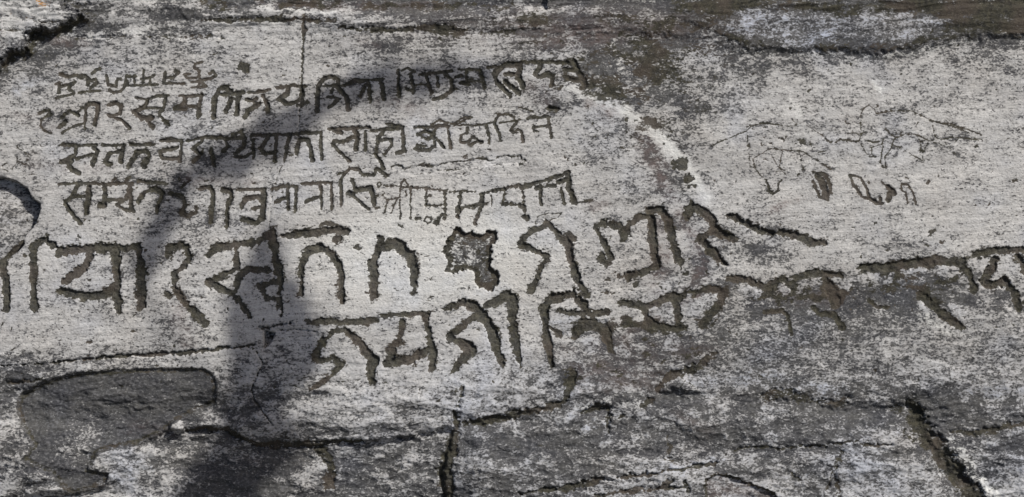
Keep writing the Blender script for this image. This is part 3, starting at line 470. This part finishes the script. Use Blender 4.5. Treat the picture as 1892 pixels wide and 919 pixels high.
patch(PALE, [(1160,745),(1185,735)], [16, 20], .5)
patch(DENS, [(1292,455),(1299,490),(1292,520),(1272,540)], [6, 14, 13, 6], .5, .8)
patch(WARM, [(1225,340),(1255,390),(1285,440),(1298,490),(1285,535),(1240,560)], [14, 24, 22, 22, 24, 16], .6); patch(DENS, [(1225,340),(1255,390),(1285,440),(1298,490),(1285,535),(1240,560)], [14, 24, 22, 22, 24, 16], .22)
DENS += .07*lw
for pts, ws, a in (([(1380,738),(1440,732),(1510,745),(1568,748)], [20, 26, 20, 16], .5), ([(1590,755),(1680,765),(1700,790)], [20, 44, 20], .35), ([(880,812),(960,806),(1060,818)], [16, 46, 30], .45), ([(1060,820),(1160,840)], [30, 40], .2), ([(1745,760),(1892,770)], [16, 40], .3), ([(1740,800),(1892,782)], [10, 18], .3), ([(1300,765),(1400,770)], [20, 34], .3), ([(1070,610),(1200,620),(1320,615)], [40, 70, 50], .22), ([(1060,680),(1150,690),(1230,680)], [30, 50, 30], .25), ([(1340,580),(1600,590)], [50, 60], .16), ([(1180,830),(1300,800)], [30, 30], .2),
                   ([(1275,708),(1400,702),(1500,722),(1570,730)], [14, 24, 26, 12], -.35), ([(1600,640),(1720,640),(1860,680)], [40, 70, 50], -.12), ([(1500,850),(1640,880)], [30, 50], -.2), ([(870,850),(900,900)], [16, 30], -.15), ([(1240,862),(1330,850),(1340,840)], [14, 14, 8], -.35), ([(880,800),(960,785),(1040,778)], [6, 14, 12], -.4), ([(1700,738),(1892,728)], [10, 20], -.25), ([(1270,840),(1420,800)], [16, 16], -.2)):
    patch(DENS, pts, ws, a, 1.0, .55)
for pts, ws, a in (([(1070,610),(1200,625),(1320,620)], [30, 60, 40], .45), ([(1055,690),(1150,695),(1215,690)], [20, 40, 20], .45), ([(900,812),(1040,818)], [30, 20], .35), ([(1380,742),(1560,748)], [16, 14], .3), ([(1600,765),(1690,775)], [10, 30], .35)):
    patch(MOSS_SHADE, pts, ws, a, 1.0, .9)
for pts, ws, a in (([(1275,708),(1400,702),(1500,722),(1570,730)], [14, 24, 26, 12], .8), ([(1060,780),(1130,800)], [20, 20], .7), ([(1240,862),(1330,850)], [14, 14], .6)):
    patch(BLUE, pts, ws, a)
for pts, ws, a in (([(1690,575),(1722,598),(1765,618)], [8, 12, 6], .7), ([(1690,655),(1760,685)], [8, 14], .35), ([(1060,756),(1100,748),(1180,722)], [4, 5, 8], .5), ([(1742,790),(1776,832),(1806,878),(1850,925)], [3, 5, 9, 14], .9)):  # last streak paints the lit edge beside the diagonal crack
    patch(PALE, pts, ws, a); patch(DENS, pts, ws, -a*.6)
kk = sst(1230, 1360, X)*sst(555, 600, Y)*sst(735, 700, Y); DENS = DENS*(1-.6*kk)+.6*kk*(.47-.10*sst(1500, 1700, X)+.12*fbm(X, Y, 12, 291, 3, 1.3, 1))
patch(DENS, [(1055,162),(1100,178),(1150,205),(1200,240),(1245,280),(1280,320),(1308,370)], [8, 18, 22, 20, 18, 16, 10], -.45, .8, .2)
patch(DENS, [(8,124),(30,104),(54,90),(60,68),(90,60),(118,54),(140,42),(166,35)], [22, 20, 16, 22, 18, 18, 16, 8], .5, .8)  # shade along the slab edge, painted as denser dark flecks
patch(MOSS_SHADE, [(8,124),(30,104),(54,90),(62,70),(90,62),(118,56),(140,44),(166,36)], [14, 14, 12, 16, 14, 14, 12, 6], .5, .8)  # same slab edge shade, painted with the dark moss tint
patch(DENS, [(1300,400),(1335,440),(1400,470)], [10, 24, 30], .25)
km = sst(26, -10, poly_sdf(X+3*wx, Y+2*wy, [(110, 140), (250, 128), (390, 118), (395, 165), (250, 168), (112, 176)])); DENS = DENS*(1-km)+km*np.minimum(DENS, .26)
# beyond the surveyed panel the hill rounds off
vx = (X-CX)/S; vy = (CY-Y)/S
Z -= .10*np.clip(np.abs(vx)-1.6, 0, 9)**2*.5+.16*np.clip(vy-1.6, 0, 9)**2
Z += .05*fbm(X, Y, 500, 171, 3)*sst(1.25, 2.2, np.maximum(np.abs(vx), np.abs(vy)*1.6))

# ------------------------------------------------------------------ materials
def nodes(name):
    m = bpy.data.materials.new(name); m.use_nodes = True
    return m, m.node_tree.nodes, m.node_tree.links, m.node_tree.nodes['Principled BSDF']
class NB:
    def __init__(s, nt): s.n = nt.nodes; s.l = nt.links
    def put(s, sock, v):
        if isinstance(v, bpy.types.NodeSocket): s.l.new(v, sock)
        elif isinstance(v, (tuple, list)) and len(v) == 3 and sock.type == 'RGBA': sock.default_value = (*v, 1)
        else: sock.default_value = v
    def math(s, op, a, b=0.0, c=0.0, clamp=False):
        n = s.n.new('ShaderNodeMath'); n.operation = op; n.use_clamp = clamp
        s.put(n.inputs[0], a); s.put(n.inputs[1], b); s.put(n.inputs[2], c); return n.outputs[0]
    def mix(s, f, a, b, mode='MIX'):
        n = s.n.new('ShaderNodeMix'); n.data_type = 'RGBA'; n.blend_type = mode
        s.put(n.inputs[0], f); s.put(n.inputs[6], a); s.put(n.inputs[7], b); return n.outputs[2]
    def noise(s, vec, scale, det=2, rough=.5, dist=0):
        n = s.n.new('ShaderNodeTexNoise'); s.put(n.inputs['Vector'], vec); n.inputs['Scale'].default_value = scale
        n.inputs['Detail'].default_value = det; n.inputs['Roughness'].default_value = rough; n.inputs['Distortion'].default_value = dist
        return n.outputs[0]
    def step(s, v, lo, hi, a=0.0, b=1.0):
        n = s.n.new('ShaderNodeMapRange'); n.interpolation_type = 'SMOOTHSTEP'
        s.put(n.inputs[0], v); s.put(n.inputs[1], lo); s.put(n.inputs[2], hi); s.put(n.inputs[3], a); s.put(n.inputs[4], b); return n.outputs[0]
    def attr(s, name):
        n = s.n.new('ShaderNodeAttribute'); n.attribute_name = name; return n.outputs['Fac']
    def put_rot(s, vec, a):
        n = s.n.new('ShaderNodeVectorRotate'); n.rotation_type = 'Z_AXIS'; s.put(n.inputs['Vector'], vec); n.inputs['Angle'].default_value = -a; return n.outputs[0]
    def scl(s, vec, v):
        n = s.n.new('ShaderNodeVectorMath'); n.operation = 'MULTIPLY'; s.put(n.inputs[0], vec); n.inputs[1].default_value = v; return n.outputs[0]

rock, n_, l_, bsdf = nodes("weathered_rock"); B = NB(rock.node_tree)
tc = n_.new('ShaderNodeTexCoord').outputs['Object']
v1 = B.scl(tc, (.62, 1.15, 1)); v2 = B.scl(tc, (.22, 1.4, 1))
dens = B.attr('dens'); moss_shade = B.attr('moss_shade')
spA = B.noise(v1, 800/7.5, 3, .6, .4)                 # lichen flecks
spB = B.noise(B.scl(tc, (.75, 1.1, 1)), 800/3.4, 1, .5)
spC = B.noise(B.scl(tc, (.55, 1, 1)), 800/22, 3, .6)
sp = B.math('ADD', B.math('ADD', B.math('MULTIPLY', spA, .46), B.math('MULTIPLY', spB, .38)), B.math('MULTIPLY', spC, .16))
thr = B.math('MULTIPLY_ADD', dens, -.29, .607)
thi = B.math('ADD', thr, .10)
dark = B.step(sp, thr, thi)
fk = B.noise(B.scl(tc, (.8, 1.15, 1)), 800/4.6, 2, .5, .3)
fk = B.math('ADD', B.math('MULTIPLY', fk, .8), B.math('MULTIPLY', spC, .2))
ft = B.math('MULTIPLY_ADD', dens, -.16, .635)
dark = B.math('MAXIMUM', dark, B.step(fk, ft, B.math('ADD', ft, .035)))
haze_d = B.step(B.math('ADD', sp, B.math('MULTIPLY', dens, .34)), .50, .70, 0, .80)   # soft grey film between flecks
grain = B.noise(tc, 800/2.0, 2, .65); mott = B.noise(v1, 800/45, 4, .6); streak = B.noise(v2, 800/9, 4, .65)
fine = B.noise(B.scl(B.put_rot(tc, .055), (.07, 1.5, 1)), 800/5, 3, .6)
light = B.mix(B.step(mott, .38, .62), (.395, .394, .39), (.46, .455, .443))
light = B.mix(B.step(streak, .35, .68, 0, B.math('MULTIPLY_ADD', B.attr('rough'), -.35, .50)), light, (.33, .325, .315))
smo = B.math('MULTIPLY_ADD', B.attr('rough'), -.85, 1.0)
light = B.mix(B.math('MULTIPLY', B.step(fine, .50, .72, 0, .60), smo), light, (.235, .23, .225))
light = B.mix(B.math('MULTIPLY', B.step(fine, .48, .30, 0, .35), smo), light, (.54, .535, .51))
light = B.mix(B.math('MULTIPLY', B.attr('blue'), .75, clamp=True), light, (.35, .385, .46))
cloud = B.noise(v1, 800/120, 4, .62)
light = B.mix(B.step(cloud, .48, .68, 0, .45), light, (.29, .28, .268))
light = B.mix(B.math('MULTIPLY', B.attr('rough'), .30), light, (.25, .255, .265))
light = B.mix(haze_d, light, (.185, .182, .178))
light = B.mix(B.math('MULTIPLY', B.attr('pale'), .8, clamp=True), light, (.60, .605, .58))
darkc = B.mix(B.step(mott, .35, .65), (.025, .026, .030), (.048, .048, .047))
darkc = B.mix(B.step(fk, .50, .62, 0, .5), darkc, (.135, .135, .14))
c = B.mix(B.math('MULTIPLY', dark, .93), light, darkc)
hue = B.noise(tc, 800/150, 3, .55)
c = B.mix(B.step(hue, .50, .72, 0, .20), c, B.mix(1.0, c, (1.0, .92, .82), 'MULTIPLY'))
c = B.mix(B.step(hue, .50, .30, 0, .50), c, B.mix(1.0, c, (.90, .95, 1.07), 'MULTIPLY'))
wm = B.math('MULTIPLY', B.attr('warm'), B.step(B.math('ADD', B.math('MULTIPLY', spA, .6), B.math('MULTIPLY', mott, .4)), .40, .58, .25, .85), clamp=True)
c = B.mix(wm, c, (.125, .088, .080))
mm = B.math('ADD', moss_shade, B.math('ADD', B.math('MULTIPLY', B.math('SUBTRACT', spB, .5), .8), B.math('MULTIPLY', B.math('SUBTRACT', spA, .5), 1.3)))
mm = B.step(mm, .30, .62)
mossc = B.mix(B.step(B.noise(tc, 800/11, 4, .7), .35, .65), (.013, .0128, .0095), (.044, .041, .027))
mossc = B.mix(B.step(B.noise(tc, 800/70, 2, .5), .45, .65, 0, .6), mossc, (.060, .046, .037))
mossc = B.mix(B.step(grain, .55, .72, 0, .45), mossc, (.13, .122, .10))
c = B.mix(B.math('MULTIPLY', mm, .93), c, mossc)
c = B.mix(B.math('MULTIPLY', B.attr('orange'), B.step(spB, .45, .6), clamp=True), c, (.42, .20, .04))
g = B.math('MULTIPLY_ADD', grain, .65, .69)
gn = n_.new('ShaderNodeCombineXYZ'); [l_.new(g, gn.inputs[i]) for i in range(3)]
c = B.mix(1.0, c, gn.outputs[0], 'MULTIPLY')
l_.new(c, bsdf.inputs['Base Color']); bsdf.inputs['Roughness'].default_value = .88
bsdf.inputs['Specular IOR Level'].default_value = .25
bp = n_.new('ShaderNodeBump'); bp.inputs['Strength'].default_value = .7; bp.inputs['Distance'].default_value = .0019
hgt = B.math('ADD', B.math('MULTIPLY', grain, .35), B.math('SUBTRACT', spB, B.math('MULTIPLY', dark, .55)))
l_.new(hgt, bp.inputs['Height']); l_.new(bp.outputs[0], bsdf.inputs['Normal'])

# ------------------------------------------------------------------ cut the face into its objects
ATT = {'dens': np.minimum(DENS, .80+.10*INB+.12*fbm(X, Y, 24, 221, 3)), 'moss_shade': np.clip(MOSS_SHADE, 0, 1), 'blue': np.clip(BLUE, 0, 1), 'warm': np.clip(WARM, 0, 1), 'pale': np.clip(PALE, 0, 1), 'orange': np.clip(ORANGE, 0, 1), 'rough': np.clip(lw+tp*.4, 0, 1).astype(np.float32)}
VX = ((X-CX)/S).ravel(); VY = ((CY-Y)/S).ravel(); VZ = Z.ravel()
idx = np.arange(W*H).reshape(H, W)
quads = np.stack([idx[1:, :-1], idx[1:, 1:], idx[:-1, 1:], idx[:-1, :-1]], -1).reshape(-1, 4)
fl = LAB[:-1, :-1].ravel()
FLAT = {k: v.ravel().astype(np.float32) for k, v in ATT.items()}
def cut(name, ids, parent=None):
    sel = quads[np.isin(fl, ids)] if len(ids) > 1 else quads[fl == ids[0]]
    if len(sel) == 0: return None
    used, inv = np.unique(sel.ravel(), return_inverse=True)
    me = bpy.data.meshes.new(name)
    me.vertices.add(len(used)); me.vertices.foreach_set('co', np.stack([VX[used], VY[used], VZ[used]], -1).ravel().astype(np.float32))
    me.loops.add(len(sel)*4); me.loops.foreach_set('vertex_index', inv.astype(np.int32).ravel())
    me.polygons.add(len(sel)); me.polygons.foreach_set('loop_start', np.arange(0, len(sel)*4, 4, dtype=np.int32))
    me.polygons.foreach_set('use_smooth', np.ones(len(sel), bool))
    for k, v in FLAT.items():
        a = me.attributes.new(k, 'FLOAT', 'POINT'); a.data.foreach_set('value', v[used])
    me.update(calc_edges=True); me.materials.append(rock)
    o = bpy.data.objects.new(name, me); COL.objects.link(o)
    if parent: o.parent = parent
    else: o.matrix_world = ROT
    return o
face = cut('rock_face', [0]); face['kind'] = 'structure'
def tag(o, label=None, cat=None, group=None, kind=None):
    for k, v in (('label', label), ('category', cat), ('group', group), ('kind', kind)):
        if v: o[k] = v
    return o
o = cut('upper_ledge', [2]); o['kind'] = 'structure'
tag(cut('rock_slab', [3]), 'raised pale slab with orange lichen jutting in at the top left corner', 'rock slab')
o = cut('lower_left_ledge', [7]); o['kind'] = 'structure'
o = cut('lower_ledge', [8]); o['kind'] = 'structure'
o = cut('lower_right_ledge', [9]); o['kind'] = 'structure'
tag(cut('hollow', [4], face), 'round hollow at the left edge, pale floor and shaded rim')
tag(cut('hollow', [5], face), 'wide dark grey hollow near the lower left corner')
tag(cut('hollow', [6], face), 'star shaped pit with mossy rim in the large row')
ROWN = {0: 'faint small letter in the topmost row', 1: 'letter in the first full row of writing', 2: 'letter in the second full row of writing', 3: 'letter in the third full row of writing',
        4: 'large letter in the fourth row of writing', 5: 'large mossy letter in the lowest row of writing', 6: 'worn mark below the lowest row', 8: 'small carved mark under the animal figures', 9: 'thin scratched letters above the left hollow'}
for k, (row, st, dot, dep, lab) in enumerate(LT):
    nm = {7: 'animal_engraving', 8: 'carved_mark', 6: 'carved_mark'}.get(row, 'carved_letter')
    o = cut(nm, [FIRST+k], face)
    if o is None: continue
    o['label'] = {1: 'long tailed animal scratched in thin lines on the right', 2: 'fainter humped animal scratched left of the other'}[lab] if lab else ROWN[row]

# ------------------------------------------------------------------ ground below the outcrop
gm, n2, l2_, b2 = nodes("dry_ground"); G = NB(gm.node_tree)
t2 = n2.new('ShaderNodeTexCoord').outputs['Object']
l2_.new(G.mix(G.step(G.noise(t2, .8, 8, .65), .4, .6), (.10, .09, .06), (.19, .16, .11)), b2.inputs['Base Color']); b2.inputs['Roughness'].default_value = .95
me = bpy.data.meshes.new('ground'); k = 24; vs = []; fs = []
for j in range(k+1):
    for i in range(k+1):
        a = (i/k*2-1); b = (j/k*2-1); x = 1500*a*abs(a)**1.5; y = 1500*b*abs(b)**1.5
        vs.append((x, y, -3.9+.15*math.sin(x*.9+1)*math.cos(y*.7)))
for j in range(k):
    for i in range(k): q = j*(k+1)+i; fs.append((q, q+1, q+k+2, q+k+1))
me.from_pydata(vs, [], fs); me.materials.append(gm)
o = bpy.data.objects.new('ground', me); COL.objects.link(o); o['kind'] = 'structure'

# ------------------------------------------------------------------ unseen tree, added and shaped to lay the shade on the inscription
bark, n3, l3, b3 = nodes("bark"); K = NB(bark.node_tree)
t3 = n3.new('ShaderNodeTexCoord').outputs['Object']
l3.new(K.mix(K.step(K.noise(K.scl(t3, (1, 1, .3)), 30, 6, .7), .4, .6), (.06, .05, .04), (.16, .13, .10)), b3.inputs['Base Color']); b3.inputs['Roughness'].default_value = .9
leafm, n4, l4, b4 = nodes("leaf"); F = NB(leafm.node_tree)
t4 = n4.new('ShaderNodeTexCoord').outputs['Object']
l4.new(F.mix(F.step(F.noise(t4, 8, 3, .6), .35, .65), (.035, .07, .02), (.08, .12, .035)), b4.inputs['Base Color']); b4.inputs['Roughness'].default_value = .6

def SH(x, y, n):                  # point at height n whose shade falls at survey (x, y)
    return ROT @ (Vector(((x-CX)/S, (CY-y)/S, 0))+DL*(n/DL.z))
def tube(nodes_, sides=10, cap=True):
    pts = [p for p, r_ in nodes_]; vs = []; fs = []
    for i, (p, rad) in enumerate(nodes_):
        d = (pts[min(i+1, len(pts)-1)]-pts[max(i-1, 0)]).normalized()
        a = d.cross(Vector((.3, .9, .1))).normalized(); b = d.cross(a)
        for s in range(sides):
            t = 2*math.pi*s/sides; rr = rad*(1+.06*math.sin(3*t+i))
            vs.append(p+(a*math.cos(t)+b*math.sin(t))*rr)
    for i in range(len(pts)-1):
        for s in range(sides):
            q = i*sides; fs.append((q+s, q+(s+1) % sides, q+sides+(s+1) % sides, q+sides+s))
    fs.append(tuple(range(sides))[::-1]); fs.append(tuple(range((len(pts)-1)*sides, len(pts)*sides)))
    return vs, fs
def mesh_obj(name, vs, fs, mat, parent):
    me = bpy.data.meshes.new(name); me.from_pydata([tuple(v) for v in vs], [], fs); me.materials.append(mat)
    for p in me.polygons: p.use_smooth = len(p.vertices) == 4
    o = bpy.data.objects.new(name, me); COL.objects.link(o); o.parent = parent; return o
base = P(3000, 1400, -.15)
tree = bpy.data.objects.new('shadow_tree', None); COL.objects.link(tree); tree.location = base
tag(tree, 'unseen added tree right of the inscribed rock, its leafy bough shaped to throw the shadow on it', 'tree')
def rel(l): return [(p-base, r_) for p, r_ in l]
HN = 2.2
trunk = [(P(3000, 1400, -.25), .19), (SH(2700, 1380, .5), .16), (SH(2100, 1330, 1.0), .13), (SH(1400, 1230, 1.5), .10), (SH(800, 1120, 1.8), .085), (SH(430, 1010, HN), .075), (SH(420, 890, HN), .065), (SH(475, 800, HN), .06), (SH(462, 745, HN), .055), (SH(500, 650, HN), .06), (SH(490, 560, HN), .045), (SH(478, 510, HN), .03), (SH(495, 450, HN), .015), (SH(500, 415, HN), .006)]
mesh_obj('trunk', *tube(rel(trunk), 14), bark, tree)
arch = [(265, 530, 10, .5), (272, 480, 24, 1), (290, 430, 22, 1), (318, 380, 24, .9), (345, 335, 20, .8), (390, 305, 28, 1.1), (440, 285, 34, 1.2), (500, 255, 34, 1.3), (555, 220, 28, 1.3), (600, 190, 22, 1), (655, 165, 24, 1), (720, 152, 30, 1.2), (780, 142, 30, 1.3), (840, 140, 20, 1), (900, 140, 12, .7)]
twig = [(SH(480, 820, HN), .012), (SH(380, 700, HN+.1), .006), (SH(290, 600, HN+.1), .005)]+[(SH(x, y, HN), .004) for x, y, r_, q in arch]
mesh_obj('branch', *tube(rel(twig), 6), bark, tree)
body = [(380, 980, 80, .5), (400, 930, 78, .35), (430, 860, 66, .45), (480, 815, 62, 1.6), (545, 812, 26, 1.5), (462, 745, 46, 2), (470, 700, 50, 2.2), (505, 650, 82, 2.2), (560, 640, 32, 1.8), (500, 610, 84, 2.2), (487, 560, 66, 2.2), (540, 585, 26, 1.6), (478, 515, 42, 2), (505, 480, 16, 1.5), (495, 450, 16, 1.2), (500, 425, 10, 1), (350, 905, 40, .3), (340, 975, 60, .4), (440, 790, 30, 1.2)]
rg = random.Random(12); vs = []; fs = []
for x, y, rad, q in [(a_, b_, c_*1.08, d_*1.9) for a_, b_, c_, d_ in arch]+body:
    cnt = int(q*.0105*rad*rad)+4
    if rad > 60: cnt = int(cnt*1.15)
    for i in range(cnt):
        rr = rad*math.sqrt(rg.random())*.96; t = rg.uniform(0, 6.283)
        c0 = SH(x+rr*math.cos(t), y+rr*math.sin(t), HN+rg.uniform(-.16, .16))-base
        L0 = rg.uniform(.018, .034); a = Vector((rg.gauss(0, 1), rg.gauss(0, 1), rg.gauss(0, .6))).normalized()
        nn = (DW+Vector((rg.gauss(0, .45), rg.gauss(0, .45), rg.gauss(0, .45)))).normalized(); a = (a-nn*a.dot(nn)).normalized(); b = nn.cross(a)
        k0 = len(vs)
        vs += [c0-a*L0, c0+b*L0*.42-a*L0*.1-nn*.002, c0+a*L0, c0-b*L0*.42-a*L0*.1-nn*.002]; fs.append((k0, k0+1, k0+2, k0+3))
lv = mesh_obj('leaves', vs, fs, leafm, tree); lv['kind'] = 'stuff'
print('grid', W, H, 'leaves', len(fs), 'letters', len(LT))
